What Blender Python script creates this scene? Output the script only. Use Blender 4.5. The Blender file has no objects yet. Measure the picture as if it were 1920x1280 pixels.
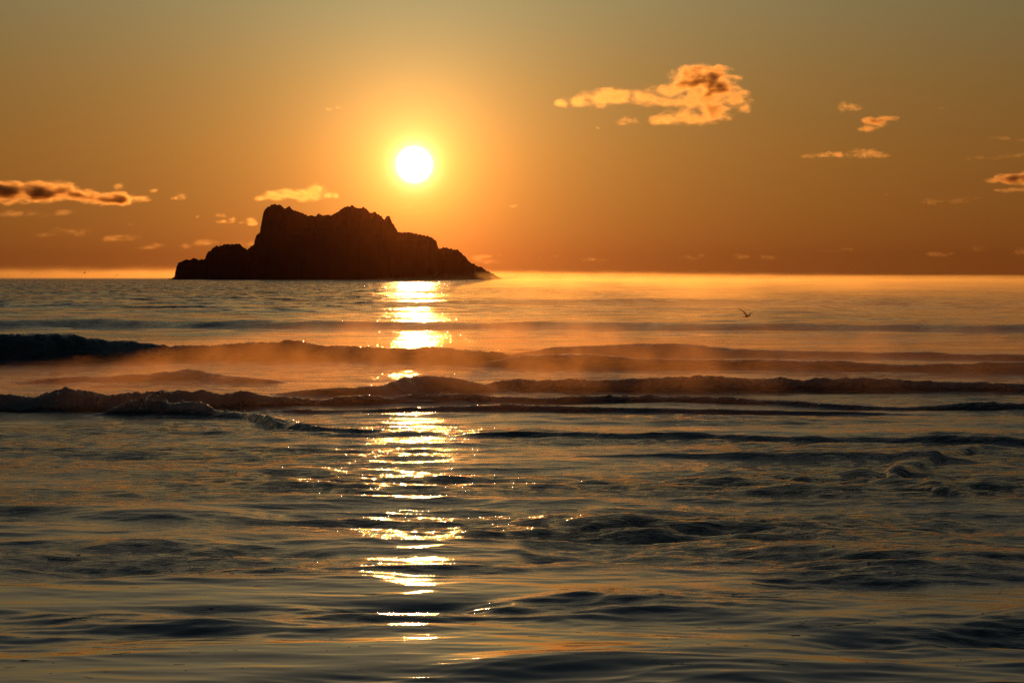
import bpy, bmesh, math, random
import numpy as np
from mathutils import Vector

random.seed(7)
rng = np.random.default_rng(7)
S = bpy.context.scene
COL = S.collection

# ------------------------------------------------------------------ camera
FPX = 5444.0          # focal length in pixels of the 1920 wide photograph
HZ = 518.0            # row of the horizon
CAMZ = 3.0
cam_d = bpy.data.cameras.new("camera")
cam = bpy.data.objects.new("camera", cam_d)
COL.objects.link(cam)
S.camera = cam
cam_d.sensor_width = 36.0
cam_d.lens = 36.0 * FPX / 1920.0
cam_d.clip_start = 0.5
cam_d.clip_end = 300000.0
cam.location = (0, 0, CAMZ)
cam.rotation_euler = (math.radians(90) - math.atan((640 - HZ) / FPX), 0, 0)

# ------------------------------------------------------------------ sun + sky
SUN_AZ = math.atan((777 - 960) / FPX)                # to the left of the view
SUN_EL = math.atan((HZ - 309) / FPX)
SUN_DIR = Vector((math.sin(SUN_AZ) * math.cos(SUN_EL), math.cos(SUN_AZ) * math.cos(SUN_EL), math.sin(SUN_EL)))

W = bpy.data.worlds.new("World")
S.world = W
W.use_nodes = True
nt = W.node_tree
nt.nodes.clear()


def N(tree, kind, **kw):
    n = tree.nodes.new(kind)
    for k, v in kw.items():
        if k == "op":
            n.operation = v
        elif k == "val":
            n.outputs[0].default_value = v
        else:
            setattr(n, k, v)
    return n


def math_node(tree, op, a, b=None, c=None, clamp=False):
    n = tree.nodes.new("ShaderNodeMath")
    n.operation = op
    n.use_clamp = clamp
    for i, v in enumerate((a, b, c)):
        if v is None:
            continue
        if isinstance(v, (int, float)):
            n.inputs[i].default_value = v
        else:
            tree.links.new(v, n.inputs[i])
    return n.outputs[0]


sky = N(nt, "ShaderNodeTexSky", sky_type="NISHITA", sun_disc=False)
sky.sun_elevation = SUN_EL
sky.sun_rotation = SUN_AZ
sky.air_density = 1.0
sky.dust_density = 10.0
sky.ozone_density = 1.0
bg1 = N(nt, "ShaderNodeBackground")
bg1.inputs[1].default_value = 0.025
nt.links.new(sky.outputs[0], bg1.inputs[0])
# dusty dawn air: brightness falls with the angle from the sun, colour changes with elevation
tc = N(nt, "ShaderNodeTexCoord")
dot = N(nt, "ShaderNodeVectorMath", operation="DOT_PRODUCT")
nrm = N(nt, "ShaderNodeVectorMath", operation="NORMALIZE")
nt.links.new(tc.outputs["Generated"], nrm.inputs[0])
nt.links.new(nrm.outputs[0], dot.inputs[0])
dot.inputs[1].default_value = SUN_DIR
# angle from chord length: 2*asin(|d-s|/2), precise near the sun
sub = N(nt, "ShaderNodeVectorMath", operation="SUBTRACT")
nt.links.new(nrm.outputs[0], sub.inputs[0])
sub.inputs[1].default_value = SUN_DIR
ln = N(nt, "ShaderNodeVectorMath", operation="LENGTH")
nt.links.new(sub.outputs[0], ln.inputs[0])
half = math_node(nt, "MULTIPLY", ln.outputs["Value"], 0.5)
ang = math_node(nt, "MULTIPLY", math_node(nt, "ARCSINE", half), 2 * 180 / math.pi)
sep = N(nt, "ShaderNodeSeparateXYZ")
nt.links.new(nrm.outputs[0], sep.inputs[0])
elv = math_node(nt, "MULTIPLY", math_node(nt, "ARCSINE", sep.outputs[2]), 180 / math.pi)
fall = math_node(nt, "ADD", math_node(nt, "DIVIDE", 1.88, math_node(nt, "ADD", ang, 0.32)), 0.085)
rampf = math_node(nt, "DIVIDE", math_node(nt, "ADD", elv, 5.0), 60.0, clamp=True)
ramp = N(nt, "ShaderNodeValToRGB")
nt.links.new(rampf, ramp.inputs[0])
STOPS = [(-1, (1.0, .25, .045)), (0.3, (1.0, .27, .045)), (1.2, (1.0, .34, .055)), (2.4, (1.0, .41, .078)),
         (3.8, (.87, .46, .125)), (5.4, (.67, .53, .235)), (8, (.55, .50, .31)), (14, (.30, .37, .33)),
         (26, (.18, .29, .35)), (54, (.12, .22, .31))]
cr = ramp.color_ramp
while len(cr.elements) > 1:
    cr.elements.remove(cr.elements[-1])
for i, (e, c) in enumerate(STOPS):
    p = (e + 5) / 60.0
    el = cr.elements[0] if i == 0 else cr.elements.new(p)
    el.position = p
    el.color = (*c, 1)
glowc = N(nt, "ShaderNodeVectorMath", operation="SCALE")
nt.links.new(ramp.outputs[0], glowc.inputs[0])
nt.links.new(fall, glowc.inputs["Scale"])
# bright inner aureole round the disc
inner = math_node(nt, "EXPONENT", math_node(nt, "MULTIPLY", math_node(nt, "SUBTRACT", ang, 0.34), -1 / 0.10))
inner2 = math_node(nt, "EXPONENT", math_node(nt, "MULTIPLY", math_node(nt, "SUBTRACT", ang, 0.34), -1 / 0.65))
inner = math_node(nt, "MINIMUM", inner, 1.5)
inner2 = math_node(nt, "MINIMUM", inner2, 1.5)
in1 = N(nt, "ShaderNodeVectorMath", operation="SCALE")
in1.inputs[0].default_value = (1.0, 0.9, 0.5)
nt.links.new(inner, in1.inputs["Scale"])
in2 = N(nt, "ShaderNodeVectorMath", operation="SCALE")
in2.inputs[0].default_value = (0.10, 0.05, 0.01)
nt.links.new(inner2, in2.inputs["Scale"])
add1 = N(nt, "ShaderNodeVectorMath", operation="ADD")
add2 = N(nt, "ShaderNodeVectorMath", operation="ADD")
nt.links.new(in1.outputs[0], add1.inputs[0])
nt.links.new(in2.outputs[0], add1.inputs[1])
nt.links.new(add1.outputs[0], add2.inputs[0])
nt.links.new(glowc.outputs[0], add2.inputs[1])
bg2 = N(nt, "ShaderNodeBackground")
bg2.inputs[1].default_value = 2.0
nt.links.new(add2.outputs[0], bg2.inputs[0])
addw = N(nt, "ShaderNodeAddShader")
nt.links.new(bg1.outputs[0], addw.inputs[0])
nt.links.new(bg2.outputs[0], addw.inputs[1])
wo = N(nt, "ShaderNodeOutputWorld")
nt.links.new(addw.outputs[0], wo.inputs["Surface"])

sl = bpy.data.lights.new("sun_light", "SUN")
sl.energy = 1.0
sl.angle = math.radians(0.53)
sl.color = (1.0, 0.42, 0.10)
slo = bpy.data.objects.new("sun_light", sl)
COL.objects.link(slo)
slo.rotation_euler = SUN_DIR.to_track_quat("Z", "Y").to_euler()
slo.location = (0, 0, 200)

S.view_settings.view_transform = "Standard"
S.view_settings.look = "None"
S.view_settings.gamma = 1.0
S.view_settings.use_curve_mapping = False
S.view_settings.exposure = -1.0
S.cycles.use_denoising = True
S.cycles.denoising_prefilter = "NONE"
S.cycles.max_bounces = 5
S.cycles.volume_bounces = 2
S.cycles.glossy_bounces = 3
S.cycles.diffuse_bounces = 2
S.cycles.transparent_max_bounces = 24
S.cycles.volume_max_steps = 256
S.cycles.sample_clamp_indirect = 6


# ------------------------------------------------------------------ helpers
def obj(name, verts, faces, mat=None, parent=None, smooth=True):
    me = bpy.data.meshes.new(name)
    me.from_pydata([tuple(map(float, v)) for v in verts], [], faces)
    me.update()
    if smooth:
        me.polygons.foreach_set("use_smooth", [True] * len(me.polygons))
    if mat:
        me.materials.append(mat)
    o = bpy.data.objects.new(name, me)
    COL.objects.link(o)
    if parent:
        o.parent = parent
    return o


def grid_obj(name, X, Y, Z, mat, parent=None, attr=None):
    """fast regular grid mesh; arrays are rows x cols"""
    R, C = X.shape
    me = bpy.data.meshes.new(name)
    me.vertices.add(R * C)
    me.vertices.foreach_set("co", np.stack([X, Y, Z], -1).astype(np.float32).ravel())
    i = np.arange((R - 1) * (C - 1))
    a = (i // (C - 1)) * C + i % (C - 1)
    q = np.stack([a, a + 1, a + C + 1, a + C], -1).astype(np.int32)
    me.loops.add(q.size)
    me.loops.foreach_set("vertex_index", q.ravel())
    me.polygons.add(len(q))
    me.polygons.foreach_set("loop_start", np.arange(0, q.size, 4, dtype=np.int32))
    me.polygons.foreach_set("use_smooth", np.ones(len(q), bool))
    me.update(calc_edges=True)
    me.materials.append(mat)
    if attr is not None:
        for k, v in attr.items():
            at = me.attributes.new(k, "FLOAT", "POINT")
            at.data.foreach_set("value", v.astype(np.float32).ravel())
    o = bpy.data.objects.new(name, me)
    COL.objects.link(o)
    if parent:
        o.parent = parent
    return o


def empty(name, loc):
    o = bpy.data.objects.new(name, None)
    COL.objects.link(o)
    o.location = loc
    o.empty_display_size = 0.3
    return o


def tag(o, label=None, cat=None, group=None, kind=None):
    if label:
        o["label"] = label
    if cat:
        o["category"] = cat
    if group:
        o["group"] = group
    if kind:
        o["kind"] = kind
    return o


_perm = rng.permutation(512).astype(np.int32)
_perm = np.concatenate([_perm, _perm, _perm])
_ga = rng.uniform(0, 2 * np.pi, 2048)
_gx, _gy = np.cos(_ga).astype(np.float32), np.sin(_ga).astype(np.float32)


def noise(x, y, seed=0):
    """2D gradient noise, about -1..1"""
    x = np.asarray(x, np.float64) + seed * 17.31
    y = np.asarray(y, np.float64) + seed * 9.77
    xi, yi = np.floor(x), np.floor(y)
    fx, fy = (x - xi).astype(np.float32), (y - yi).astype(np.float32)
    xi = (xi.astype(np.int64) & 511).astype(np.int32)
    yi = (yi.astype(np.int64) & 511).astype(np.int32)
    u = fx * fx * fx * (fx * (fx * 6 - 15) + 10)
    v = fy * fy * fy * (fy * (fy * 6 - 15) + 10)

    def g(dx, dy):
        h = _perm[_perm[(xi + dx) & 511] + ((yi + dy) & 511)]
        return _gx[h] * (fx - dx) + _gy[h] * (fy - dy)
    a = g(0, 0) * (1 - u) + g(1, 0) * u
    b = g(0, 1) * (1 - u) + g(1, 1) * u
    return (a * (1 - v) + b * v) * 1.5


def fbm(x, y, octv=4, seed=0, gain=0.5, ridged=False):
    s, a, t = 0, 1.0, 0.0
    for k in range(octv):
        n = noise(x, y, seed + k * 3)
        s = s + a * (1 - 2 * np.abs(n) if ridged else n)
        t += a
        a *= gain
        x = x * 2.03 + 5.2
        y = y * 2.03 + 1.7
    return s / t


def sstep(a, b, x):
    t = np.clip((x - a) / (b - a), 0, 1)
    return t * t * (3 - 2 * t)


def new_mat(name):
    m = bpy.data.materials.new(name)
    m.use_nodes = True
    m.node_tree.nodes.clear()
    return m, m.node_tree


def link(t, a, b):
    t.links.new(a, b)


def simple_mat(name, color, rough=0.8, noise_scale=None, spread=0.3, bump=0.0, spec=.5):
    m, t = new_mat(name)
    p = t.nodes.new("ShaderNodeBsdfPrincipled")
    out = t.nodes.new("ShaderNodeOutputMaterial")
    p.inputs["Base Color"].default_value = (*color, 1)
    p.inputs["Roughness"].default_value = rough
    p.inputs["Specular IOR Level"].default_value = spec
    if noise_scale:
        nz = t.nodes.new("ShaderNodeTexNoise")
        nz.inputs["Scale"].default_value = noise_scale
        nz.inputs["Detail"].default_value = 6
        tcx = t.nodes.new("ShaderNodeTexCoord")
        link(t, tcx.outputs["Object"], nz.inputs["Vector"])
        mx = t.nodes.new("ShaderNodeMix")
        mx.data_type = "RGBA"
        link(t, nz.outputs["Fac"], mx.inputs[0])
        mx.inputs[6].default_value = (*[c * (1 - spread) for c in color], 1)
        mx.inputs[7].default_value = (*[c * (1 + spread) for c in color], 1)
        link(t, mx.outputs[2], p.inputs["Base Color"])
        if bump:
            b = t.nodes.new("ShaderNodeBump")
            b.inputs["Distance"].default_value = bump
            link(t, nz.outputs["Fac"], b.inputs["Height"])
            link(t, b.outputs[0], p.inputs["Normal"])
    link(t, p.outputs[0], out.inputs["Surface"])
    return m


# ------------------------------------------------------------------ sea surface
def water_mat():
    m, t = new_mat("sea_water")
    out = t.nodes.new("ShaderNodeOutputMaterial")
    p = t.nodes.new("ShaderNodeBsdfPrincipled")
    p.inputs["Base Color"].default_value = (0.006, 0.010, 0.011, 1)
    p.inputs["IOR"].default_value = 1.333
    p.inputs["Roughness"].default_value = 0.06
    tcx = t.nodes.new("ShaderNodeTexCoord")
    mp = t.nodes.new("ShaderNodeMapping")
    mp.inputs["Scale"].default_value = (0.6, 1.0, 1.0)
    link(t, tcx.outputs["Object"], mp.inputs[0])
    n1 = t.nodes.new("ShaderNodeTexNoise")
    n1.inputs["Scale"].default_value = 4.5
    n1.inputs["Detail"].default_value = 6
    n1.inputs["Roughness"].default_value = 0.6
    link(t, mp.outputs[0], n1.inputs["Vector"])
    rip = t.nodes.new("ShaderNodeAttribute")
    rip.attribute_name = "ripple"
    far = t.nodes.new("ShaderNodeAttribute")
    far.attribute_name = "far"
    h1 = math_node(t, "MULTIPLY", n1.outputs["Fac"], math_node(t, "MULTIPLY", rip.outputs["Fac"], 0.13))
    b = t.nodes.new("ShaderNodeBump")
    b.inputs["Distance"].default_value = 1.0
    link(t, h1, b.inputs["Height"])
    # facets too small or too far for the mesh: tilt the normal directly
    n3 = t.nodes.new("ShaderNodeTexNoise")
    n3.inputs["Scale"].default_value = 0.9
    n3.inputs["Detail"].default_value = 4
    n3.inputs["Roughness"].default_value = 0.7
    link(t, mp.outputs[0], n3.inputs["Vector"])
    cen = t.nodes.new("ShaderNodeVectorMath")
    cen.operation = "SUBTRACT"
    link(t, n3.outputs["Color"], cen.inputs[0])
    cen.inputs[1].default_value = (.5, .525, .5)
    amp = t.nodes.new("ShaderNodeVectorMath")
    amp.operation = "MULTIPLY"
    link(t, cen.outputs[0], amp.inputs[0])
    amp.inputs[1].default_value = (.90, 1.8, 0)
    sc = t.nodes.new("ShaderNodeVectorMath")
    sc.operation = "SCALE"
    link(t, amp.outputs[0], sc.inputs[0])
    link(t, far.outputs["Fac"], sc.inputs["Scale"])
    ad = t.nodes.new("ShaderNodeVectorMath")
    ad.operation = "ADD"
    link(t, sc.outputs[0], ad.inputs[0])
    link(t, b.outputs[0], ad.inputs[1])
    nn = t.nodes.new("ShaderNodeVectorMath")
    nn.operation = "NORMALIZE"
    link(t, ad.outputs[0], nn.inputs[0])
    link(t, nn.outputs[0], p.inputs["Normal"])
    rg = math_node(t, "ADD", math_node(t, "MULTIPLY", far.outputs["Fac"], 0.06), 0.03)
    link(t, rg, p.inputs["Roughness"])
    # foam: pale, rough, only where the waves break
    f = t.nodes.new("ShaderNodeBsdfPrincipled")
    f.inputs["Base Color"].default_value = (0.17, 0.17, 0.17, 1)
    f.inputs["Roughness"].default_value = 0.5
    fa = t.nodes.new("ShaderNodeAttribute")
    fa.attribute_name = "foam"
    nf = t.nodes.new("ShaderNodeTexNoise")
    nf.inputs["Scale"].default_value = 5.0
    nf.inputs["Detail"].default_value = 7
    nf.inputs["Roughness"].default_value = 0.7
    link(t, tcx.outputs["Object"], nf.inputs["Vector"])
    ff = math_node(t, "SUBTRACT", math_node(t, "MULTIPLY_ADD", fa.outputs["Fac"], 1.3, nf.outputs["Fac"]), 1.0)
    ff = math_node(t, "MULTIPLY", ff, 2.2, clamp=True)
    bf = t.nodes.new("ShaderNodeBump")
    bf.inputs["Distance"].default_value = 0.25
    link(t, nf.outputs["Fac"], bf.inputs["Height"])
    link(t, bf.outputs[0], f.inputs["Normal"])
    mx = t.nodes.new("ShaderNodeMixShader")
    link(t, ff, mx.inputs[0])
    link(t, p.outputs[0], mx.inputs[1])
    link(t, f.outputs[0], mx.inputs[2])
    link(t, mx.outputs[0], out.inputs["Surface"])
    return m


# wave crests: (bearing of the crest as tangent*FPX from the middle of the view, row of its top, row of its foot)
# kw: wf front width / height, wb back width / height, rough 0..1 breaking
WAVES = [
    dict(p=[(-200, 597, 612), (0, 597, 613), (300, 599, 614), (600, 602, 617), (900, 604, 618), (1200, 605, 619), (1500, 606, 620), (1920, 607, 622), (2200, 607, 622)], wf=7, wb=14, rough=.12),
    dict(p=[(-300, 626, 680), (0, 624, 679), (80, 625, 679), (140, 628, 678), (200, 637, 677), (250, 637, 676), (320, 645, 675), (400, 648, 674), (460, 642, 674), (540, 641, 675), (600, 648, 676), (720, 653, 679), (850, 655, 682), (950, 663, 684), (1020, 671, 685), (1090, 684, 686)], wf=1.5, wb=4.5, rough=.55),
    dict(p=[(960, 664, 668), (1040, 651, 668), (1200, 644, 670), (1300, 648, 671), (1400, 652, 672), (1500, 656, 671), (1650, 660, 671), (1920, 663, 673), (2200, 664, 674)], wf=3.2, wb=6, rough=.15),
    dict(p=[(900, 682, 688), (980, 668, 690), (1110, 664, 692), (1200, 671, 692), (1450, 673, 694), (1600, 679, 696), (1700, 682, 698), (1800, 679, 698), (1920, 676, 698), (2200, 678, 700)], wf=2.2, wb=6, rough=.2),
    dict(p=[(40, 713, 716), (150, 703, 715), (280, 701, 714), (350, 690, 713), (420, 703, 716), (500, 710, 717)], wf=3.0, wb=5, rough=.2),
    dict(p=[(540, 736, 740), (600, 731, 742), (660, 729, 742), (720, 722, 742), (760, 708, 740), (800, 703, 738), (850, 706, 738), (890, 716, 736), (930, 727, 735)], wf=2.0, wb=4, rough=.3),
    dict(p=[(880, 729, 731), (940, 713, 731), (1000, 710, 732), (1080, 712, 733), (1200, 712, 733), (1300, 706, 733), (1400, 710, 732), (1600, 713, 732), (1750, 717, 733), (1850, 715, 732), (1920, 717, 733), (2200, 716, 733)], wf=1.9, wb=5, rough=.6),
    dict(p=[(-300, 738, 768), (0, 738, 768), (60, 742, 768), (130, 733, 768), (200, 741, 766), (300, 735, 765), (370, 739, 764), (440, 741, 762), (540, 744, 759), (600, 748, 758), (680, 744, 757), (740, 748, 757), (850, 753, 757)], wf=1.7, wb=5, rough=.8),
    dict(p=[(190, 772, 776), (240, 752, 776), (285, 742, 776), (320, 752, 777), (380, 752, 777), (403, 768, 779), (450, 771, 781), (520, 785, 798), (600, 798, 806), (680, 806, 810)], wf=1.8, wb=5, rough=.65),
    dict(p=[(720, 751, 755), (780, 742, 756), (860, 738, 756), (920, 747, 756), (1000, 749, 757), (1150, 742, 757), (1300, 744, 758), (1450, 749, 759), (1560, 755, 762), (1700, 758, 765), (1800, 751, 765), (1850, 749, 766), (1920, 753, 766), (2200, 752, 766)], wf=2.0, wb=5, rough=.5),
    dict(p=[(480, 771, 773), (560, 767, 772), (700, 765, 772), (800, 763, 771), (960, 761, 771), (1050, 763, 773), (1150, 766, 774), (1400, 767, 775), (1600, 769, 774), (1750, 773, 775)], wf=2.0, wb=5, rough=.5),
    dict(p=[(900, 812, 818), (1000, 810, 819), (1150, 814, 823), (1320, 812, 823), (1500, 817, 826), (1700, 816, 827), (1850, 815, 829), (1920, 818, 830), (2200, 818, 830)], wf=3.2, wb=8, rough=.3),
    dict(p=[(1625, 882, 888), (1650, 888, 897), (1680, 878, 891), (1710, 864, 876), (1770, 846, 856), (1835, 833, 841), (1850, 832, 838)], wf=2.4, wb=7, rough=.35, foam=.1),
    dict(p=[(1690, 914, 917), (1745, 907, 920), (1778, 910, 923), (1800, 918, 926)], wf=2.2, wb=7, rough=.35, foam=.1),
    dict(p=[(1100, 856, 859), (1250, 850, 860), (1500, 847, 860), (1680, 848, 860), (1800, 855, 860)], wf=4, wb=8, rough=.1),
    # broad low undulations of the foreground
    dict(p=[(-300, 960, 1010), (0, 962, 1010), (170, 965, 1005), (250, 990, 1005), (400, 982, 1010), (480, 978, 1012), (640, 992, 1030), (760, 1004, 1040), (860, 1018, 1045), (960, 1030, 1045)], wf=12, wb=12, rough=0),
    dict(p=[(-300, 1080, 1130), (0, 1082, 1130), (300, 1078, 1130), (600, 1072, 1125), (900, 1058, 1120), (1200, 1046, 1100), (1400, 1045, 1090)], wf=12, wb=16, rough=0),
    dict(p=[(-300, 1240, 1300), (0, 1228, 1290), (300, 1210, 1280), (600, 1176, 1260), (900, 1148, 1230), (1200, 1122, 1210), (1500, 1100, 1190), (1820, 1064, 1150), (2200, 1030, 1120)], wf=10, wb=22, rough=0),
]


def sea_height(X, Y, sp):
    """height of the water at X, Y (arrays); sp = size of the mesh cell there. Returns z, foam, rough"""
    r = np.sqrt(X * X + Y * Y)
    tx = np.clip(X / np.maximum(Y, 0.3), -3, 3) * FPX + 960      # bearing
    Z = np.zeros_like(X)
    foam = np.zeros_like(X)
    rough = np.zeros_like(X)
    calm = np.zeros_like(X)
    for k, w in enumerate(WAVES):
        P = np.array(w["p"], float)
        rf = CAMZ * FPX / (P[:, 2] - HZ)
        rc = rf.copy()
        for _ in range(4):
            h = np.maximum(CAMZ - (P[:, 1] - HZ) / FPX * rc, 0.0)
            rc = rf + w["wf"] * h
        lo, hi = P[0, 0], P[-1, 0]
        slp = np.gradient(rc, P[:, 0]) * FPX / rc
        spread = math.sqrt(1 + np.abs(slp).max() ** 2)
        inside = (r > rf.min() - 10) & (r < rc.max() + 4 + 7 * max(h.max(), .1) * w["wb"]) & (tx > lo - 60) & (tx < hi + 60)
        if not inside.any():
            continue
        x, y, t = X[inside], Y[inside], tx[inside]
        hh = np.interp(t, P[:, 0], h)
        cc = np.interp(t, P[:, 0], rc)
        # crest line wanders a little
        big = w["rough"] > 0
        amp = 1.0 if big else 0.25
        cc = cc + amp * (noise(x * .22, 0 * x, 40 + k) * .8 * hh + noise(x * .7, 0 * x, 50 + k) * .3 * hh)
        hh = hh * (1 + amp * (.07 * noise(x * .35, y * .1, 60 + k) + w["rough"] * .16 * noise(x * .55, 0 * x, 65 + k) + w["rough"] * (.10 * noise(x * 1.3, y * .6, 70 + k) + .09 * noise(x * 3.7, y * 2.0, 75 + k))))
        d = (r[inside] - cc) / np.sqrt(1 + np.interp(t, P[:, 0], slp) ** 2)
        wf = np.maximum(w["wf"] * hh, .05)
        wb = np.maximum(w["wb"] * hh, .05)
        fr = np.clip(1 + d / wf, 0, 1)
        front = fr * fr * (3 - 2 * fr) * .55 + .45 * fr ** 1.6
        if w["rough"] == 0:
            front = fr * fr * (3 - 2 * fr)
        back = np.exp(-(d / wb) ** 2)
        if w["rough"] == 0:
            back = .5 * (1 + np.cos(np.pi * np.clip(d / (wb * 1.6), 0, 1)))
        prof = np.where(d < 0, front, back)
        edge = sstep(lo - 50, lo, t) * (1 - sstep(hi, hi + 50, t))
        z = hh * prof * edge
        br = w["rough"] * edge * np.where(d < 0, sstep(0.05, .5, fr), np.exp(-(d / (.35 * wb)) ** 2)) * sstep(.02, .25, hh)
        Z[inside] = Z[inside] + z
        if w["rough"] == 0:
            calm[inside] = np.maximum(calm[inside], edge * sstep(-.6, .2, d) * (1 - sstep(1.2, 3.0, d)))
        rough[inside] = np.maximum(rough[inside], br)
        foam[inside] = np.maximum(foam[inside], br * w.get("foam", 1.0) * (1.0 if k != 1 else (.35 + .75 * np.exp(-((t - 240) / 110) ** 2))))
    # tumbling chop on breaking parts
    a = .075 * rough
    Z = Z + a * (noise(X * 2.1, Y * 2.1, 5) + .8 * np.abs(noise(X * 4.6, Y * 4.6, 6)) + .7 * np.abs(noise(X * 9, Y * 9, 7)) + .45 * noise(X * 17, Y * 17, 8))
    # swell far out, long crested
    fo = sstep(170, 330, r)
    Z = Z + fo * (.22 * np.sin(r / 4.9 + 2.2 * noise(X * .006, Y * .012, 11)) * (.6 + .6 * noise(X * .004, Y * .02, 12)) +
                  .36 * noise(X * .010, Y * .050, 13) + .30 * noise(X * .03, Y * .14, 14))
    mid = sstep(110, 170, r) * (1 - sstep(900, 1500, r))
    Z = Z + mid * (.085 * noise(X * .05, Y * .33, 15) + .06 * noise(X * .14, Y * .7, 16))
    nearm = 1 - sstep(140, 250, r)
    # gentle surge among the breakers
    Z = Z + nearm * sstep(28, 50, r) * (.045 * noise(X * .10, Y * .40, 17) + .035 * noise(X * .25, Y * .8, 18))
    # foreground undulations, soft and long
    fg = (1 - sstep(34, 46, r)) * (1 - .75 * calm)
    xx = X + .9 * noise(X * .25, Y * .3, 20)
    yy = Y + .35 * X * .12
    Z = Z + fg * (.115 * noise(xx * .22, yy * .46, 21) + .030 * noise(xx * .55, yy * 1.05, 22) - .050 * np.abs(noise(xx * .45, yy * .95, 24)) - .016 * np.abs(noise(xx * .9, yy * 2.2, 23)) + .004 * noise(xx * 2.2, yy * 6, 25))
    # wind ripple: directional sine trains in changing patches
    patch = .55 + .75 * noise(X * .16, Y * .22, 30)
    right = sstep(-1.0, 3.5, X - .02 * (Y - 30) * 1.0)            # the rough, stirred water on the right
    mids = sstep(22.5, 26, r) * (1 - sstep(50, 60, r))
    act = (.40 + .55 * mids + .75 * right * sstep(23, 27, r) * (1 - sstep(40, 52, r)) + .25 * sstep(50, 90, r)) * np.clip(patch, .15, 1.6) * (1 - .7 * calm)
    midz = sstep(26, 32, r) * (1 - sstep(66, 90, r)) * (.55 + .45 * np.clip(patch, 0, 1.6))
    Z = Z + 1.2 * midz * (.020 * noise(X * .55, Y * .85, 26) - .024 * np.abs(noise(X * .8 + .2 * Y, Y * 1.25, 27)) - .012 * np.abs(noise(X * 1.7, Y * 2.3 + .3 * X, 28)) * (1 - sstep(50, 66, r)))
    g = np.random.default_rng(3)
    for j in range(54):
        lam = .16 * (26 ** (j / 53.0))
        th = g.normal(0, .55) + (.10)
        ph = g.uniform(0, 6.28)
        kx, ky = math.sin(th) * 2 * math.pi / lam, math.cos(th) * 2 * math.pi / lam
        wgt = sstep(2.2, 5.0, lam / sp)
        if not (wgt > 0).any():
            continue
        steep = .021 * (1.0 if lam < 1.2 else 1.2 / lam)
        am = steep * lam / (2 * math.pi) * 2.2
        pm = np.clip(.6 + .9 * noise(X * .9 / lam ** .5 * .35, Y * .9 / lam ** .5 * .5, 100 + j), 0, 2)
        arg = kx * X + ky * Y + ph + 1.3 * noise(X * .3 / lam ** .5, Y * .4 / lam ** .5, 200 + j % 7)
        Z = Z + am * act * wgt * pm * np.sin(arg)
    return Z, np.clip(foam, 0, 1), np.clip(act, 0, 2), rough


def geo(a, b, q):
    n = max(2, int(math.log(b / a) / q))
    return list(np.geomspace(a, b, n, endpoint=False))


rows = geo(5, 16, .03) + geo(16, 50, .0018) + geo(50, 120, .0014) + geo(120, 400, .005) + geo(400, 9500, .012) + [9500]
rows = np.array(rows)
dn = np.linspace(-.212, .212, 600)
side = np.array([.24, .28, .34, .42, .52, .65, .8, 1.0, 1.2, 1.4])
azs = np.concatenate([-side[::-1], dn, side])
RR, AA = np.meshgrid(rows, azs, indexing="ij")
SX = RR * np.sin(AA)
SY = RR * np.cos(AA)
rs = np.gradient(rows)
cs = np.gradient(azs)
SP = np.maximum(rs[:, None] * 1.0, RR * cs[None, :])
SZ, FOAM, ACT, RGH = sea_height(SX, SY, SP)
ripple = np.clip(ACT, .1, 1.4) * (.13 + .87 * sstep(24, 40, RR)) + RGH * 1.6
farw = .012 + .07 * sstep(26, 36, RR) + .83 * sstep(70, 400, RR) + .7 * sstep(220, 700, RR)
sea = grid_obj("sea", SX, SY, SZ, water_mat(), attr={"foam": FOAM, "ripple": ripple, "far": farw})
tag(sea, kind="structure")


def water_at(x, y):
    xa, ya = np.array([float(x)]), np.array([float(y)])
    rr = math.hypot(x, y)
    z = sea_height(xa, ya, np.array([rr * .0018]))[0]
    return float(z[0])


# ------------------------------------------------------------------ rocky island
def px_island():
    raw = [(40, 481), (62, 470), (75, 450), (85, 400), (120, 385), (180, 372), (188, 388), (230, 378), (242, 345), (290, 308), (350, 298),
           (415, 296), (455, 332), (480, 305), (500, 298), (510, 245), (535, 230), (540, 170), (552, 110), (570, 92), (605, 70),
           (640, 82), (658, 98), (672, 99), (685, 88), (705, 108), (750, 120), (785, 140), (830, 138), (845, 127), (865, 138), (935, 130),
           (970, 105), (1000, 90), (1025, 86), (1035, 80), (1048, 92), (1075, 98), (1095, 90), (1130, 118), (1145, 122), (1160, 116), (1172, 126), (1195, 140),
           (1201, 156), (1215, 155), (1228, 136), (1238, 140), (1245, 158), (1260, 178), (1285, 230), (1350, 232), (1420, 245), (1470, 255),
           (1500, 280), (1512, 315), (1560, 317), (1620, 328), (1660, 365), (1690, 400), (1740, 418), (1800, 448), (1850, 474), (1890, 490)]
    return np.array([(310 + a / 2.954, 360 + b / 2.954) for a, b in raw])


ISL_Y = 2500.0
K = ISL_Y / FPX
prof = px_island()
pxw = (prof[:, 0] - 960) * K
pzw = CAMZ + (HZ - prof[:, 1]) * K
rock = simple_mat("dark_rock", (0.022, 0.018, 0.015), .95, .12, .35, .5, .05)
isl = empty("rocky_island", (float((pxw[0] + pxw[-1]) / 2), ISL_Y, 0))
tag(isl, "dark craggy rock island with a steep left crag, standing in the sea under the sun", "island")


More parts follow.
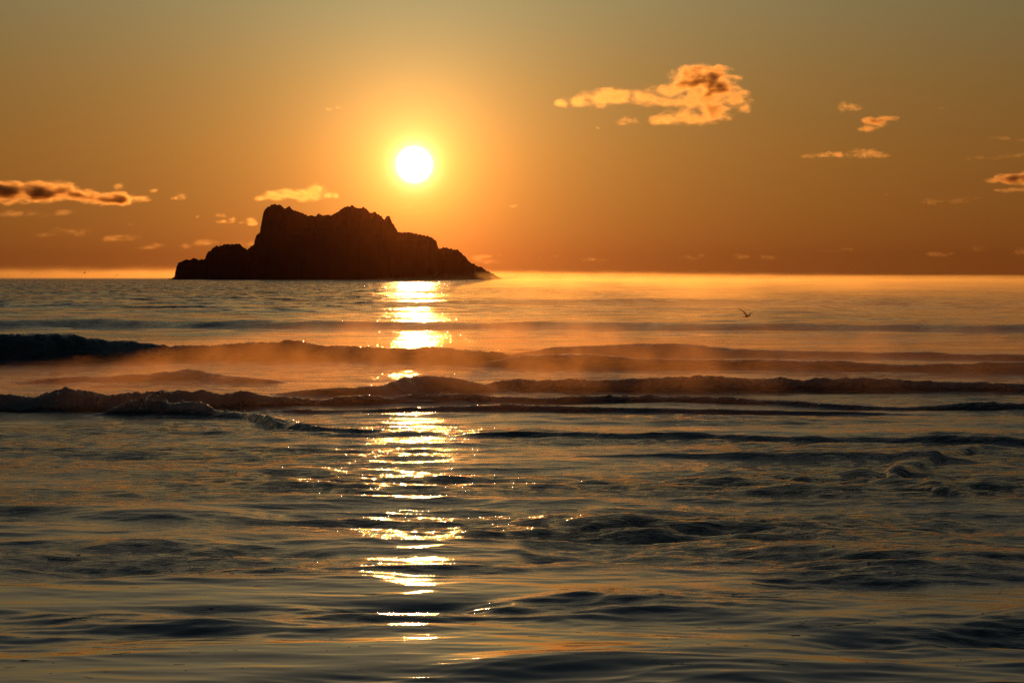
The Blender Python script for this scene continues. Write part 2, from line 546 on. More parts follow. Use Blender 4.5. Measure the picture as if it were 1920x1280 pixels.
def rock_piece(name, x0, x1, yoff, depth, nx, ny, tl, tr, label=None):
    """one mass of the island: ridge profile between bearings x0..x1 (photo columns), tapering into its neighbours by tl / tr metres"""
    a, b = (x0 - 960) * K - tl, (x1 - 960) * K + tr
    xs = np.linspace(a, b, nx)
    vs = np.linspace(-1, 1, ny)
    P = np.interp(xs, pxw, pzw)
    tap = np.ones_like(xs)
    if tl:
        tap *= sstep(a, a + tl, xs)
    if tr:
        tap *= 1 - sstep(b - tr, b, xs)
    P = P + np.clip(P / 12, 0, 1) * (2.2 * fbm(xs * .15, 0 * xs, 4, 61, .7, True) - .2)
    P = (P + 4) * tap
    U, V = np.meshgrid(xs, vs)
    dep = depth * (.55 + .45 * np.clip(P / P.max(), 0, 1))[None, :] * (1 + .12 * noise(U * .03, V * 1.1, 31))
    Yw = ISL_Y + yoff + V * dep + .10 * depth * noise(U * .02, 0 * U, 33)
    body = (1 - np.abs(V) ** 2.6) ** .75
    rid = fbm(U * .055, Yw * .055, 6, 81, .55, True)
    fine = fbm(U * .22, Yw * .22, 4, 91, .6, True)
    damp = sstep(.08, .5, np.abs(V))
    Z = P[None, :] * np.clip(body * (1 - .20 * damp * (.5 - .5 * rid)) , 0, 1)
    Z += (fine * 1.1 - .5) * sstep(0.0, .15, body) * (.35 + .9 * damp) * np.clip(P / 12, 0, 1)[None, :]
    # terraces: ledges in the rock
    st = 5.5
    q = (Z + 1.4 * noise(U * .05, Yw * .05, 37)) / st
    qf = q - np.floor(q)
    Z += damp * .45 * st * (sstep(.25, .75, qf) - qf)
    Z -= 4
    Z[0, :] = Z[-1, :] = -4
    o = grid_obj(name, U - isl.location.x, Yw - ISL_Y, Z, rock, isl)
    if label:
        o["label"] = label
    return o


rock_piece("headland", 320, 462, -8, 46, 190, 70, 0, 6, "low rounded rock at the left end")
rock_piece("crag", 460, 590, 0, 62, 230, 90, 2.0, 14, "steep tall crag with a sheer left face")
rock_piece("summit_ridge", 572, 745, 6, 70, 250, 90, 12, 5, "domed summit ridge with small pinnacles")
rock_piece("shoulder", 742, 822, 2, 60, 130, 70, 18, 3)
rock_piece("spur", 820, 950, -6, 42, 170, 60, 12, 0, "low tail of rock sloping down to the water")


# ------------------------------------------------------------------ the sun (a glowing ball one can see through: it casts no shade)
def sun_ball():
    dist = 120000.0
    rad = dist * math.tan(math.radians(.365))
    bm = bmesh.new()
    bmesh.ops.create_icosphere(bm, subdivisions=5, radius=rad)
    me = bpy.data.meshes.new("sun")
    bm.to_mesh(me)
    bm.free()
    me.polygons.foreach_set("use_smooth", [True] * len(me.polygons))
    m, t = new_mat("sun_glow")
    e = t.nodes.new("ShaderNodeEmission")
    e.inputs[0].default_value = (1.0, .93, .78, 1)
    lw = t.nodes.new("ShaderNodeLayerWeight")
    lw.inputs[0].default_value = .5
    f = math_node(t, "SUBTRACT", 1.0, lw.outputs["Facing"])
    f = math_node(t, "MULTIPLY", math_node(t, "POWER", f, .5), 3.2)
    link(t, f, e.inputs[1])
    tr = t.nodes.new("ShaderNodeBsdfTransparent")
    ad = t.nodes.new("ShaderNodeAddShader")
    out = t.nodes.new("ShaderNodeOutputMaterial")
    link(t, e.outputs[0], ad.inputs[0])
    link(t, tr.outputs[0], ad.inputs[1])
    link(t, ad.outputs[0], out.inputs[0])
    m.cycles.emission_sampling = "NONE"
    me.materials.append(m)
    o = bpy.data.objects.new("sun", me)
    COL.objects.link(o)
    o.location = SUN_DIR * dist
    tag(o, "white glowing sun disc low in the sky above the rock island", "sun")


sun_ball()


# ------------------------------------------------------------------ clouds
# kind of cloud: extinction per metre, noise scale, how ragged, depth factor
CL_THICK = dict(den=.034, scale=.011, rag=.62, dep=.9)
CL_THIN = dict(den=.020, scale=.016, rag=.85, dep=.7)
CL_VEIL = dict(den=.0045, scale=.013, rag=.95, dep=.7)


def cloud_mat(ell, den, scale, rag, seed, step):
    """volume whose density fades from the middle of each puff (ell: centre, radii) and is broken up by noise"""
    m, t = new_mat("cloud_vapour")
    v = t.nodes.new("ShaderNodeVolumePrincipled")
    v.inputs["Color"].default_value = (1, .76, .46, 1)
    v.inputs["Anisotropy"].default_value = .87
    tcx = t.nodes.new("ShaderNodeTexCoord")
    P = tcx.outputs["Object"]
    cur = None
    for c, r in ell:
        mad = t.nodes.new("ShaderNodeVectorMath")
        mad.operation = "MULTIPLY_ADD"
        link(t, P, mad.inputs[0])
        mad.inputs[1].default_value = [1 / q for q in r]
        mad.inputs[2].default_value = [-a / q for a, q in zip(c, r)]
        le = t.nodes.new("ShaderNodeVectorMath")
        le.operation = "LENGTH"
        link(t, mad.outputs[0], le.inputs[0])
        if cur is None:
            cur = le.outputs["Value"]
        else:
            sm = t.nodes.new("ShaderNodeMath")
            sm.operation = "SMOOTH_MIN"
            link(t, cur, sm.inputs[0])
            link(t, le.outputs["Value"], sm.inputs[1])
            sm.inputs[2].default_value = .25
            cur = sm.outputs[0]
    mp = t.nodes.new("ShaderNodeMapping")
    mp.inputs["Scale"].default_value = (.75, .30, 1.5)
    mp.inputs["Location"].default_value = (seed * 13.1, seed * 7.7, 0)
    link(t, P, mp.inputs[0])
    n = t.nodes.new("ShaderNodeTexNoise")
    n.inputs["Scale"].default_value = scale
    n.inputs["Detail"].default_value = 5
    n.inputs["Roughness"].default_value = .68
    link(t, mp.outputs[0], n.inputs["Vector"])
    f = math_node(t, "SUBTRACT", 1.0, cur)
    f = math_node(t, "MULTIPLY_ADD", math_node(t, "SUBTRACT", n.outputs["Fac"], .49), rag * 4.2, f)
    f = math_node(t, "POWER", math_node(t, "MULTIPLY", f, 1.15, clamp=True), 2.1)
    link(t, math_node(t, "MULTIPLY", f, den), v.inputs["Density"])
    out = t.nodes.new("ShaderNodeOutputMaterial")
    link(t, v.outputs[0], out.inputs["Volume"])
    m.cycles.volume_step_rate = step
    return m


def cloud(label, blobs, kind, dist=15000.0, group=None, seed=0, den=1.0):
    """blobs: (column, row, half width, half height[, depth factor]) in photo pixels, one per puff"""
    k = dist / FPX
    cx = sum(b[0] for b in blobs) / len(blobs)
    cy = sum(b[1] for b in blobs) / len(blobs)
    loc = Vector(((cx - 960) * k, dist, CAMZ + (HZ - cy) * k))
    ell = []
    bm = bmesh.new()
    for b in blobs:
        x, y, rx, ry = b[:4]
        dp = (b[4] if len(b) > 4 else 1.0) * kind["dep"]
        c = ((x - cx) * k, 0.0, (cy - y) * k)
        r = (rx * k * 1.12, (ry * 1.1 + rx * .3) * k * dp, ry * k * 1.25)
        ell.append((c, r))
        g = bmesh.ops.create_icosphere(bm, subdivisions=3, radius=1.0)
        for v in g["verts"]:
            v.co = Vector((v.co.x * r[0] * 1.1 + c[0], v.co.y * r[1] * 1.1, v.co.z * r[2] * 1.1 + c[2]))
    me = bpy.data.meshes.new("cloud")
    bm.to_mesh(me)
    bm.free()
    o = bpy.data.objects.new("cloud", me)
    COL.objects.link(o)
    o.location = loc
    if len(blobs) > 1:
        rm = o.modifiers.new("r", "REMESH")
        rm.mode = "VOXEL"
        rm.voxel_size = max(.6, min(3.0, min(b[3] for b in blobs) * .3)) * k
        dg = bpy.context.evaluated_depsgraph_get()
        nm = bpy.data.meshes.new_from_object(o.evaluated_get(dg))
        o.modifiers.clear()
        o.data = nm
        bpy.data.meshes.remove(me)
        nm.name = "cloud"
    o.data.materials.clear()
    o.data.materials.append(cloud_mat(ell, kind["den"] * den, kind["scale"], kind["rag"], seed, .3 if kind is CL_THICK else .45))
    tag(o, label, "cloud", group)
    return o


cloud("large orange cloud with a dark crown, biggest in the sky at upper right",
      [(1316, 152, 64, 25, 1.6), (1318, 153, 50, 17, 3.6), (1282, 158, 38, 18), (1352, 160, 36, 22, 1.2), (1255, 174, 42, 17, .5), (1210, 180, 42, 17, .45), (1160, 183, 40, 17, .45), (1122, 185, 34, 16, .45),
       (1082, 190, 22, 11, .6), (1055, 194, 17, 8, .8), (1330, 188, 66, 16, .5), (1378, 186, 30, 18, .6), (1396, 202, 16, 9, .6), (1290, 190, 50, 14, .5),
       (1340, 210, 40, 20, .9), (1295, 220, 52, 15, .6), (1250, 227, 34, 10, .5)], CL_THICK, seed=1)
cloud("little golden puff just below the left tail of the biggest cloud", [(1178, 226, 17, 8), (1165, 228, 10, 6), (1190, 228, 12, 4)], CL_THIN, seed=2)
cloud("tiny golden wisp below and left of the biggest cloud", [(1121, 241, 8, 3), (1126, 239, 4, 2.5)], CL_THIN, seed=3)
cloud("small thin orange cloud, upper of the slanting pair right of the biggest", [(1592, 200, 20, 9), (1580, 206, 22, 5), (1606, 205, 14, 4)], CL_THIN, seed=4)
cloud("small orange cloud with dark centre, lower of the slanting pair right of the biggest", [(1640, 228, 24, 9, 3.2), (1628, 240, 22, 7), (1660, 222, 22, 6), (1640, 232, 20, 10)], CL_THICK, seed=5)
cloud("long flat orange cloud strip below the slanting pair on the right", [(1540, 293, 30, 5), (1575, 291, 28, 7), (1615, 288, 32, 8), (1648, 290, 20, 6), (1508, 294, 9, 3)], CL_THIN, seed=6)
cloud("dark centred cloud cut by the right edge of the picture", [(1895, 335, 26, 11, 4), (1925, 333, 34, 14, 4), (1860, 340, 20, 5), (1900, 356, 34, 5)], CL_THICK, seed=7)
cloud("thin dull orange wisp near the right edge, uppermost there", [(1880, 260, 28, 4), (1915, 262, 28, 5)], CL_VEIL, seed=8)
cloud("faint flat cloud near the right edge, second from the top there", [(1850, 296, 36, 4), (1895, 292, 34, 5), (1815, 298, 12, 4)], CL_VEIL, seed=9)
cloud("ragged faint reddish cloud low on the right, under the dark centred one", [(1750, 380, 34, 7), (1790, 376, 30, 6), (1815, 372, 20, 5)], CL_VEIL, seed=10)
cloud("tiny dark puff alone at far upper right", [(1763, 203, 10, 4)], CL_VEIL, seed=11)
cloud("golden rimmed cloud hanging just above the left crag of the island",
      [(560, 366, 46, 11), (592, 358, 22, 13), (520, 369, 34, 9), (490, 373, 22, 6), (616, 367, 14, 6), (628, 367, 9, 6), (545, 362, 30, 8)], CL_THICK, seed=12)
cloud("tiny bright slanting wisp in the clear sky above the island, left of the sun", [(620, 206, 8, 3), (632, 202, 9, 3.5)], CL_THIN, seed=13)
cloud("broad dark cloud with orange rim cut by the left edge of the picture",
      [(20, 362, 50, 18, 4), (70, 360, 46, 18, 4), (112, 358, 34, 16, 3), (140, 366, 38, 11, 2), (-30, 364, 50, 18), (165, 358, 18, 7)], CL_THICK, seed=14)
cloud("dark flat cloud with orange rim joining the right of the broad left edge cloud", [(190, 373, 44, 12, 3), (225, 372, 32, 12, 3), (255, 373, 26, 7)], CL_THICK, seed=15)
cloud("small orange puff above the flat dark cloud on the left", [(222, 348, 11, 6)], CL_THIN, seed=16)
cloud("tiny orange wisp above the tip of the flat dark cloud on the left", [(290, 357, 12, 4)], CL_THIN, seed=17)
cloud("small bright puff alone between the left clouds and the cloud over the crag", [(342, 369, 14, 6), (330, 372, 10, 3)], CL_THIN, seed=18)
cloud("tiny orange puff below the lone bright puff, left of the island", [(370, 405, 7, 4)], CL_THIN, seed=19)
cloud("wispy orange cloud over the island's low left headland, left half of a pair", [(415, 406, 14, 5), (422, 415, 16, 5), (432, 411, 10, 5)], CL_THIN, seed=20)
cloud("wispy orange cloud over the island's low left headland, right half of a pair", [(466, 413, 16, 6), (472, 419, 13, 4), (452, 417, 10, 3)], CL_THIN, seed=21)
cloud("faint long cloud under the broad left edge cloud", [(20, 399, 46, 7), (65, 400, 30, 7), (118, 399, 26, 6), (-20, 400, 40, 6)], CL_VEIL, seed=22)
cloud("faint reddish wide cloud low at left, halfway down to the sea", [(125, 433, 34, 7), (155, 436, 30, 6), (95, 440, 28, 5), (215, 446, 34, 6), (245, 446, 20, 6)], CL_VEIL, seed=23)
cloud("faint orange cloud low behind the left end of the island", [(378, 454, 28, 7), (345, 460, 20, 5), (300, 458, 26, 5), (270, 464, 28, 4)], CL_VEIL, seed=24)
cloud("soft orange cloud just above the gap between headland and crag", [(448, 455, 28, 7), (466, 458, 18, 6)], CL_VEIL, seed=25)
cloud("tiny orange dot of cloud low at left, under the flat dark cloud", [(246, 420, 8, 3)], CL_THIN, seed=26)
cloud("tiny golden puff above the island's right shoulder", [(765, 388, 11, 3), (760, 389, 16, 2)], CL_VEIL, seed=27)
cloud("tiny golden puff right of the sun, level with the top of the island", [(964, 387, 10, 3)], CL_VEIL, seed=28)
cloud("orange cloud bank low beside the island's right spur", [(905, 481, 28, 6), (880, 480, 18, 5), (935, 478, 12, 5), (925, 490, 30, 5)], CL_VEIL, seed=29)
cloud("small orange puff over the sea, first right of the cloud bank by the spur", [(1043, 481, 10, 4)], CL_VEIL, seed=30)
cloud("small flat orange cloud over the sea, second right of the cloud bank by the spur", [(1108, 487, 20, 5), (1125, 487, 16, 3)], CL_VEIL, seed=31)
cloud("faint slanting cloud low over the sea, middle of the right half", [(1295, 483, 22, 6), (1306, 478, 16, 4)], CL_VEIL, seed=32)
cloud("very faint cloud low over the sea, right of the faint slanting one", [(1400, 481, 34, 6), (1440, 483, 20, 5)], CL_VEIL, seed=33)
cloud("faint reddish cloud low over the sea near the right, above the flying gull", [(1560, 470, 22, 5), (1590, 467, 20, 4)], CL_VEIL, seed=34)
cloud("faint dark reddish cloud low over the sea at far right", [(1830, 468, 28, 7), (1760, 476, 34, 5), (1910, 472, 24, 7)], CL_VEIL, seed=35)
cloud("pair of tiny faint wisps in the clear sky right of the sun", [(1385, 340, 16, 3), (1424, 343, 10, 3)], CL_VEIL, seed=36)
cloud("tiny faint wisp above the middle of the sea, right of the sun", [(1240, 355, 10, 3)], CL_VEIL, seed=37)
cloud("tiny faint wisp nearest right of the sun at its lower right", [(1162, 357, 8, 2.5)], CL_VEIL, seed=38)
cloud("tiny faint orange wisp left of the ragged reddish cloud at right", [(1662, 365, 11, 3)], CL_VEIL, seed=39)


# ------------------------------------------------------------------ haze and sea smoke
def box_obj(name, x0, x1, y0, y1, z0, z1, mat):
    v = [(x, y, z) for z in (z0, z1) for y in (y0, y1) for x in (x0, x1)]
    f = [(0, 2, 3, 1), (4, 5, 7, 6), (0, 1, 5, 4), (2, 6, 7, 3), (0, 4, 6, 2), (1, 3, 7, 5)]
    return obj(name, v, f, mat, smooth=False)


def haze_mat():
    m, t = new_mat("haze_air")
    v = t.nodes.new("ShaderNodeVolumePrincipled")
    v.inputs["Color"].default_value = (.042, .018, .008, 1)
    v.inputs["Density"].default_value = 3.0e-5
    v.inputs["Anisotropy"].default_value = .97
    out = t.nodes.new("ShaderNodeOutputMaterial")
    link(t, v.outputs[0], out.inputs["Volume"])
    return m


hz = box_obj("haze", -9800, 9800, -300, 10200, -6, 85, haze_mat())
tag(hz, kind="stuff")


def mist_mat(name, density, zs, ztop, g, nscale, thr, step, color=(1, .76, .42), soft=.3, stretch=(1, 1, 1), xfade=None, vsharp=1.0, xden=None, yden=None):
    """steam over the water: dense at the water, gone at ztop, broken up in wisps"""
    m, t = new_mat(name)
    v = t.nodes.new("ShaderNodeVolumePrincipled")
    v.inputs["Color"].default_value = (*color, 1)
    v.inputs["Anisotropy"].default_value = g
    tcx = t.nodes.new("ShaderNodeTexCoord")
    mp = t.nodes.new("ShaderNodeMapping")
    mp.inputs["Scale"].default_value = stretch
    link(t, tcx.outputs["Object"], mp.inputs[0])
    n = t.nodes.new("ShaderNodeTexNoise")
    n.inputs["Scale"].default_value = nscale
    n.inputs["Detail"].default_value = 3
    n.inputs["Roughness"].default_value = .6
    link(t, mp.outputs[0], n.inputs["Vector"])
    sp = t.nodes.new("ShaderNodeSeparateXYZ")
    link(t, tcx.outputs["Object"], sp.inputs[0])
    mr = t.nodes.new("ShaderNodeMapRange")
    link(t, n.outputs["Fac"], mr.inputs["Value"])
    mr.inputs["From Min"].default_value = thr
    mr.inputs["From Max"].default_value = thr + soft
    # wisps reach higher where the noise is strong
    hgt = math_node(t, "MULTIPLY_ADD", n.outputs["Fac"], ztop * 1.2, ztop * .25)
    if xfade:
        xf = t.nodes.new("ShaderNodeMapRange")
        link(t, sp.outputs[0], xf.inputs["Value"])
        xf.inputs["From Min"].default_value, xf.inputs["From Max"].default_value = xfade[:2]
        xf.inputs["To Min"].default_value, xf.inputs["To Max"].default_value = xfade[2:]
        hgt = math_node(t, "MULTIPLY", hgt, xf.outputs[0])
    rel = math_node(t, "DIVIDE", sp.outputs[2], hgt)
    vert = math_node(t, "MULTIPLY", math_node(t, "SUBTRACT", 1.0, rel), vsharp, clamp=True)
    vert = math_node(t, "POWER", vert, zs)
    d = math_node(t, "MULTIPLY", math_node(t, "MULTIPLY", mr.outputs[0], vert), density)
    if yden:
        yg = t.nodes.new("ShaderNodeMapRange")
        link(t, sp.outputs[1], yg.inputs["Value"])
        yg.inputs["From Min"].default_value, yg.inputs["From Max"].default_value = yden[:2]
        yg.inputs["To Min"].default_value, yg.inputs["To Max"].default_value = yden[2:]
        d = math_node(t, "MULTIPLY", d, yg.outputs[0])
    if xden:
        xg = t.nodes.new("ShaderNodeMapRange")
        link(t, sp.outputs[0], xg.inputs["Value"])
        xg.inputs["From Min"].default_value, xg.inputs["From Max"].default_value = xden[:2]
        xg.inputs["To Min"].default_value, xg.inputs["To Max"].default_value = xden[2:]
        d = math_node(t, "MULTIPLY", d, xg.outputs[0])
    link(t, d, v.inputs["Density"])
    out = t.nodes.new("ShaderNodeOutputMaterial")
    link(t, v.outputs[0], out.inputs["Volume"])
    m.cycles.volume_step_rate = step
    return m


m1 = box_obj("distant_sea_smoke", -1100, 1300, 2760, 6500, -1, 22,
             mist_mat("far_smoke", 2.6e-4, 1.0, 17.0, .86, .025, .25, .12, stretch=(1, .25, 1), soft=.3, xfade=(-350, 450, 1.0, .38), vsharp=2.5))
tag(m1, kind="stuff")
m4 = box_obj("shore_smoke", -130, 60, 2120, 2420, -.3, 16,
             mist_mat("shore_smoke", 3.5e-3, 1.3, 8.0, .84, .05, .34, .15, stretch=(1, .3, .8), xfade=(-120, -30, .05, 1.0)))
tag(m4, kind="stuff")
m2 = box_obj("sea_smoke", -14, 420, 140, 2350, -.3, 5.6,
             mist_mat("mid_smoke", 5.5e-3, 1.2, 3.3, .84, .06, .34, .08, stretch=(1, .15, 1), xfade=(-14, 6, .3, 1.0)))
tag(m2, kind="stuff")
m3 = box_obj("surf_mist", -15, 24, 60, 126, -.1, 1.75,
             mist_mat("near_mist", .060, 1.2, 1.7, .80, .62, .36, .04, stretch=(1, .16, .9), soft=.34, xfade=(-13, -5, .35, 1.0), xden=(1, 9, 1.0, .3), yden=(68, 76, .15, 1.0), color=(1, .60, .30)))
tag(m3, kind="stuff")


# ------------------------------------------------------------------ gulls
def loft(bm, rings):
    """rings: list of lists of points, closed tube with capped ends"""
    vs = [[bm.verts.new(p) for p in r] for r in rings]
    n = len(vs[0])
    for a, b in zip(vs[:-1], vs[1:]):
        for i in range(n):
            bm.faces.new((a[i], a[(i + 1) % n], b[(i + 1) % n], b[i]))
    bm.faces.new(vs[0][::-1])
    bm.faces.new(vs[-1])


def gull_mesh(lift_l, lift_r, sweep=.12, fold=0.0, vox=.012):
    """gull flying towards -Y, wing lift angles in radians; one continuous body, wings and tail"""
    bm = bmesh.new()
    n = 10
    prof = [(-.30, .012, .02), (-.27, .035, .03), (-.22, .045, .035), (-.16, .05, .02), (-.08, .065, .005), (.02, .072, 0), (.12, .055, .0), (.20, .03, .005), (.26, .014, .008)]
    loft(bm, [[(math.cos(q) * r, y, z + math.sin(q) * r * .95) for q in [2 * math.pi * i / n for i in range(n)]] for y, r, z in prof])
    # tail fan
    loft(bm, [[(-w, y, .010), (w, y, .010), (w, y, -.006), (-w, y, -.006)] for y, w in ((.18, .025), (.28, .055), (.38, .085), (.40, .07))])
    for sgn, lift in ((-1, lift_l), (1, lift_r)):
        rings = []
        x, z = 0.02, .03
        segs = [(0, .0, .17, .030), (.10, -.02, .17, .028), (.22, -.05, .15, .024), (.34, -.06, .13, .018), (.46, -.02, .10, .014), (.58, .05, .065, .012), (.68, .13, .02, .010)]
        prev = 0
        for s_, yo, ch, th in segs:
            a = lift * (1.15 if s_ < .3 else .85 - fold * .5)
            x += (s_ - prev) * math.cos(a)
            z += (s_ - prev) * math.sin(a)
            prev = s_
            y0 = -.07 + yo + sweep * s_
            nx, nz = -math.sin(a), math.cos(a)
            ring = []
            for (cy, ct) in ((0, .2), (.12, .75), (.4, 1), (1, .1), (1, -.1), (.4, -.45), (.12, -.5), (0, -.2)):
                ring.append((sgn * (x + nx * ct * th), y0 + cy * ch, z + nz * ct * th))
            rings.append(ring if sgn > 0 else ring[::-1])
        loft(bm, rings)
    bmesh.ops.recalc_face_normals(bm, faces=bm.faces)
    me = bpy.data.meshes.new("body")
    bm.to_mesh(me)
    bm.free()
    o = bpy.data.objects.new("tmp_body", me)
    COL.objects.link(o)
    rm = o.modifiers.new("r", "REMESH")
    rm.mode = "VOXEL"
    rm.voxel_size = vox
    sm = o.modifiers.new("s", "SMOOTH")
    sm.iterations = 2
    sm.factor = .4
    nm = bpy.data.meshes.new_from_object(o.evaluated_get(bpy.context.evaluated_depsgraph_get()))
    bpy.data.objects.remove(o)
    bpy.data.meshes.remove(me)
    nm.polygons.foreach_set("use_smooth", [True] * len(nm.polygons))
    nm.materials.clear()
    return nm


feather = simple_mat("gull_feathers", (.10, .09, .08), .8, 12, .35)
beak_m = simple_mat("gull_beak", (.35, .22, .05), .5)
eye_m = simple_mat("gull_eye", (.01, .01, .01), .2)


def gull(px, py, dist, lifts, yaw, label, size=1.0, pitch=0.0, bank=0.0, detail=False, group=None):
    loc = ((px - 960) / FPX * dist, dist, CAMZ + (HZ - py) / FPX * dist)
    me = gull_mesh(*lifts, vox=.011 if detail else .02)
    me.materials.append(feather)
    root = empty("gull", loc)
    root.rotation_euler = (pitch, bank, yaw)
    root.scale = (size,) * 3
    b = bpy.data.objects.new("body", me)
    COL.objects.link(b)
    b.parent = root
    if detail:
        bm = bmesh.new()
        loft(bm, [[(math.cos(q) * r, y, z + math.sin(q) * r * 1.2) for q in [2 * math.pi * i / 8 for i in range(8)]] for y, r, z in ((-.295, .013, .022), (-.33, .010, .018), (-.352, .007, .012), (-.36, .002, .004))])
        m2_ = bpy.data.meshes.new("beak")
        bm.to_mesh(m2_)
        bm.free()
        m2_.materials.append(beak_m)
        k_ = bpy.data.objects.new("beak", m2_)
        COL.objects.link(k_)
        k_.parent = root
        for sx in (-1, 1):
            bm = bmesh.new()
            bmesh.ops.create_icosphere(bm, subdivisions=1, radius=.007)
            m3_ = bpy.data.meshes.new("eye")
            bm.to_mesh(m3_)
            bm.free()
            m3_.materials.append(eye_m)
            e_ = bpy.data.objects.new("eye", m3_)
            COL.objects.link(e_)
            e_.location = (sx * .034, -.265, .042)
            e_.parent = root
    tag(root, label, "bird", group)
    return root


R = math.radians
gull(1401, 593, 178, (R(38), R(30)), R(35), "dark gull gliding low over the sea with raised wings, right of the sun's reflection", 1.12, R(-8), R(4), True)
gull(159, 512, 560, (R(8), R(58)), R(-50), "gull with one wing raised over the left horizon, largest of the far birds there", .95)
gull(60, 512, 800, (R(20), R(25)), R(60), "small far bird over the left horizon, left of the gull with a raised wing", .8)
gull(15, 518, 800, (R(10), R(15)), R(70), "tiny far bird low at the left edge, just above the water", .75)
gull(216, 518, 620, (R(35), R(5)), R(40), "lower of the two birds close together between the left edge and the island", .6)
gull(220, 516, 640, (R(30), R(30)), R(-30), "upper of the two birds close together between the left edge and the island", .7)
gull(1757, 511, 700, (R(50), R(10)), R(30), "single small far bird over the horizon at far right", .7)
gull(1614, 518, 800, (R(15), R(10)), R(50), "tiny far bird skimming the horizon right of the middle", .7)
gull(581, 281, 700, (R(35), R(35)), R(20), "tiny bird high in the sky left of the sun, upper of two", .42)
gull(585, 284, 720, (R(30), R(20)), R(-30), "tiny bird high in the sky left of the sun, lower of two", .42)


# ------------------------------------------------------------------ spray thrown up by the breaking crests
def spray():
    rs_ = random.Random(11)
    m, t = new_mat("water_drop")
    p = t.nodes.new("ShaderNodeBsdfPrincipled")
    p.inputs["Base Color"].default_value = (1, 1, 1, 1)
    p.inputs["Roughness"].default_value = .08
    p.inputs["IOR"].default_value = 1.333
    p.inputs["Transmission Weight"].default_value = 1
    out = t.nodes.new("ShaderNodeOutputMaterial")
    link(t, p.outputs[0], out.inputs["Surface"])
    bm = bmesh.new()
    for (k, a, b, n) in ((7, 40, 560, 230), (1, 180, 470, 90), (1, 480, 640, 30), (8, 240, 600, 90), (6, 960, 1350, 50), (9, 780, 1850, 60), (5, 640, 860, 30)):
        P = np.array(WAVES[k]["p"], float)
        rf = CAMZ * FPX / (P[:, 2] - HZ)
        rc = rf.copy()
        for _ in range(4):
            h = np.maximum(CAMZ - (P[:, 1] - HZ) / FPX * rc, 0.0)
            rc = rf + WAVES[k]["wf"] * h
        for q in range(n):
            tx = rs_.uniform(a, b)
            hh, cc = np.interp(tx, P[:, 0], h), np.interp(tx, P[:, 0], rc)
            y = (cc + rs_.gauss(-.1, .15)) * math.cos((tx - 960) / FPX)
            x = (tx - 960) / FPX * y
            z = hh * (.95 + .12 * abs(rs_.gauss(0, 1))) + rs_.uniform(-.02, .05)
            g = bmesh.ops.create_icosphere(bm, subdivisions=1, radius=rs_.choice((.006, .008, .011, .015)))
            for v in g["verts"]:
                v.co = Vector((v.co.x * 1.4 + x, v.co.y + y, v.co.z + z))
    me = bpy.data.meshes.new("sea_spray")
    bm.to_mesh(me)
    bm.free()
    me.polygons.foreach_set("use_smooth", [True] * len(me.polygons))
    me.materials.append(m)
    o = bpy.data.objects.new("sea_spray", me)
    COL.objects.link(o)
    tag(o, kind="stuff")


spray()

# ------------------------------------------------------------------ floating weed
weed_m = simple_mat("wet_weed", (.018, .014, .009), .35, 60, .4)


def weed_bm(bm, x, y, length, yaw, wid, rnd):
    """a thin crooked strand lying on the water, with side shoots"""
    n = 9
    pts = []
    a = yaw
    px, py = x, y
    for i in range(n):
        pts.append((px, py))
        a += rnd.uniform(-.45, .45)
        px += math.cos(a) * length / n
        py += math.sin(a) * length / n
    xa = np.array([p[0] for p in pts])
    ya = np.array([p[1] for p in pts])
    za = sea_height(xa, ya, np.full(len(pts), y * .0018))[0]
    rings = []
    for i, (p, z) in enumerate(zip(pts, za)):
        j = min(i + 1, n - 1)
        k0 = max(i - 1, 0)
        dx, dy = pts[j][0] - pts[k0][0], pts[j][1] - pts[k0][1]
        L = math.hypot(dx, dy) or 1
        nx, ny = -dy / L, dx / L
        w = wid * (1 - .75 * abs(i / (n - 1) - .4)) * rnd.uniform(.6, 1.3)
        rings.append([(p[0] + nx * w, p[1] + ny * w, z + .001), (p[0], p[1], z + w * .4 + .001), (p[0] - nx * w, p[1] - ny * w, z + .001), (p[0], p[1], z - w * .5)])
    loft(bm, rings)
    return pts


def px_xy(px, py):
    """point of the water seen at that column and row"""
    y = CAMZ * FPX / (py - HZ)
    for _ in range(3):
        x = (px - 960) / FPX * y
        y = (CAMZ - water_at(x, y)) * FPX / (py - HZ)
    return (px - 960) / FPX * y, y


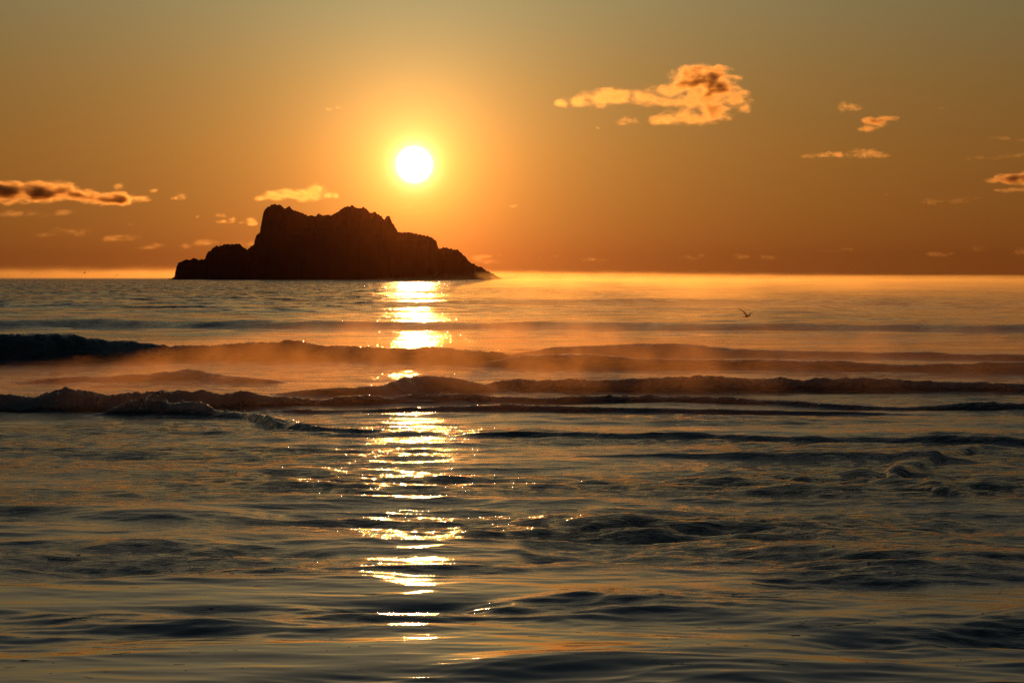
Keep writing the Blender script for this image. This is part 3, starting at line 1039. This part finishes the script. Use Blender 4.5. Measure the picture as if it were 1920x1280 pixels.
WEED = [(1530, 1176, 90, "dark weed strand on the water at lower right, uppermost of the raft there"),
        (1480, 1188, 70, "dark weed strand at the left end of the small raft at lower right"),
        (1600, 1186, 110, "longest dark weed strand at the right end of the small raft at lower right"),
        (1430, 1096, 36, "short dark weed strand below the orange band on the right"),
        (1220, 1082, 26, "small weed scrap on the smooth dark water, right of the sun's reflection"),
        (1590, 1076, 26, "small weed scrap just above the orange band at right"),
        (395, 1074, 70, "thin weed strand with knots left of the lowest sun glints"),
        (555, 1120, 30, "little dark knot of weed above the long orange patch"),
        (390, 1145, 30, "weed twig lying slanted on the water at lower left"),
        (150, 1160, 90, "long thin weed strand at lower left, on dark water"),
        (60, 1240, 50, "thin weed strand in the lower left corner"),
        (720, 1113, 80, "long curved weed strand in dark water under the third glint patch"),
        (700, 1158, 60, "thin weed strand left of the lowest sun glint"),
        (130, 1056, 60, "thin weed strand at left, between two dark swells"),
        (420, 1045, 50, "thin dark strand left of the middle, above the weed with knots"),
        (230, 1228, 40, "pale lit scrap of weed floating at lower left"),
        (1270, 1240, 70, "faint weed strand near the bottom, right of the middle"),
        (1470, 1244, 40, "faint short weed strand near the bottom right of the faint long one")]
rw = random.Random(5)
for (px, py, wpx, lab) in WEED:
    x, y = px_xy(px, py)
    L = wpx / FPX * y * 1.1
    bm = bmesh.new()
    pts = weed_bm(bm, x - L / 2, y, L, rw.uniform(-.25, .25), .004, rw)
    for q in range(rw.randint(2, 4)):
        i = rw.randint(1, 7)
        weed_bm(bm, pts[i][0], pts[i][1], L * rw.uniform(.2, .5), rw.uniform(-1.1, 1.1) + (math.pi if rw.random() < .5 else 0), .003, rw)
    me = bpy.data.meshes.new("seaweed_strand")
    bmesh.ops.recalc_face_normals(bm, faces=bm.faces)
    # keep one piece: origin at the strand
    for v in bm.verts:
        v.co -= Vector((x, y, 0))
    bm.to_mesh(me)
    bm.free()
    me.materials.append(weed_m)
    o = bpy.data.objects.new("seaweed_strand", me)
    COL.objects.link(o)
    o.location = (x, y, 0)
    tag(o, lab, "seaweed", "seaweed strands floating in the foreground")
bm = bmesh.new()
for q in range(300):
    y = rw.uniform(21, 32)
    x = rw.uniform(-.19, .19) * y
    if noise(np.array([x * .5]), np.array([y * .35]), 77)[0] < -.05:
        continue
    weed_bm(bm, x, y, rw.choice([.015, .02, .03, .05, .12]) * rw.uniform(.6, 1.2), rw.uniform(-.4, .4), .0025, rw)
me = bpy.data.meshes.new("seaweed_bits")
bm.to_mesh(me)
bm.free()
me.materials.append(weed_m)
o = bpy.data.objects.new("seaweed_bits", me)
COL.objects.link(o)
tag(o, kind="stuff")
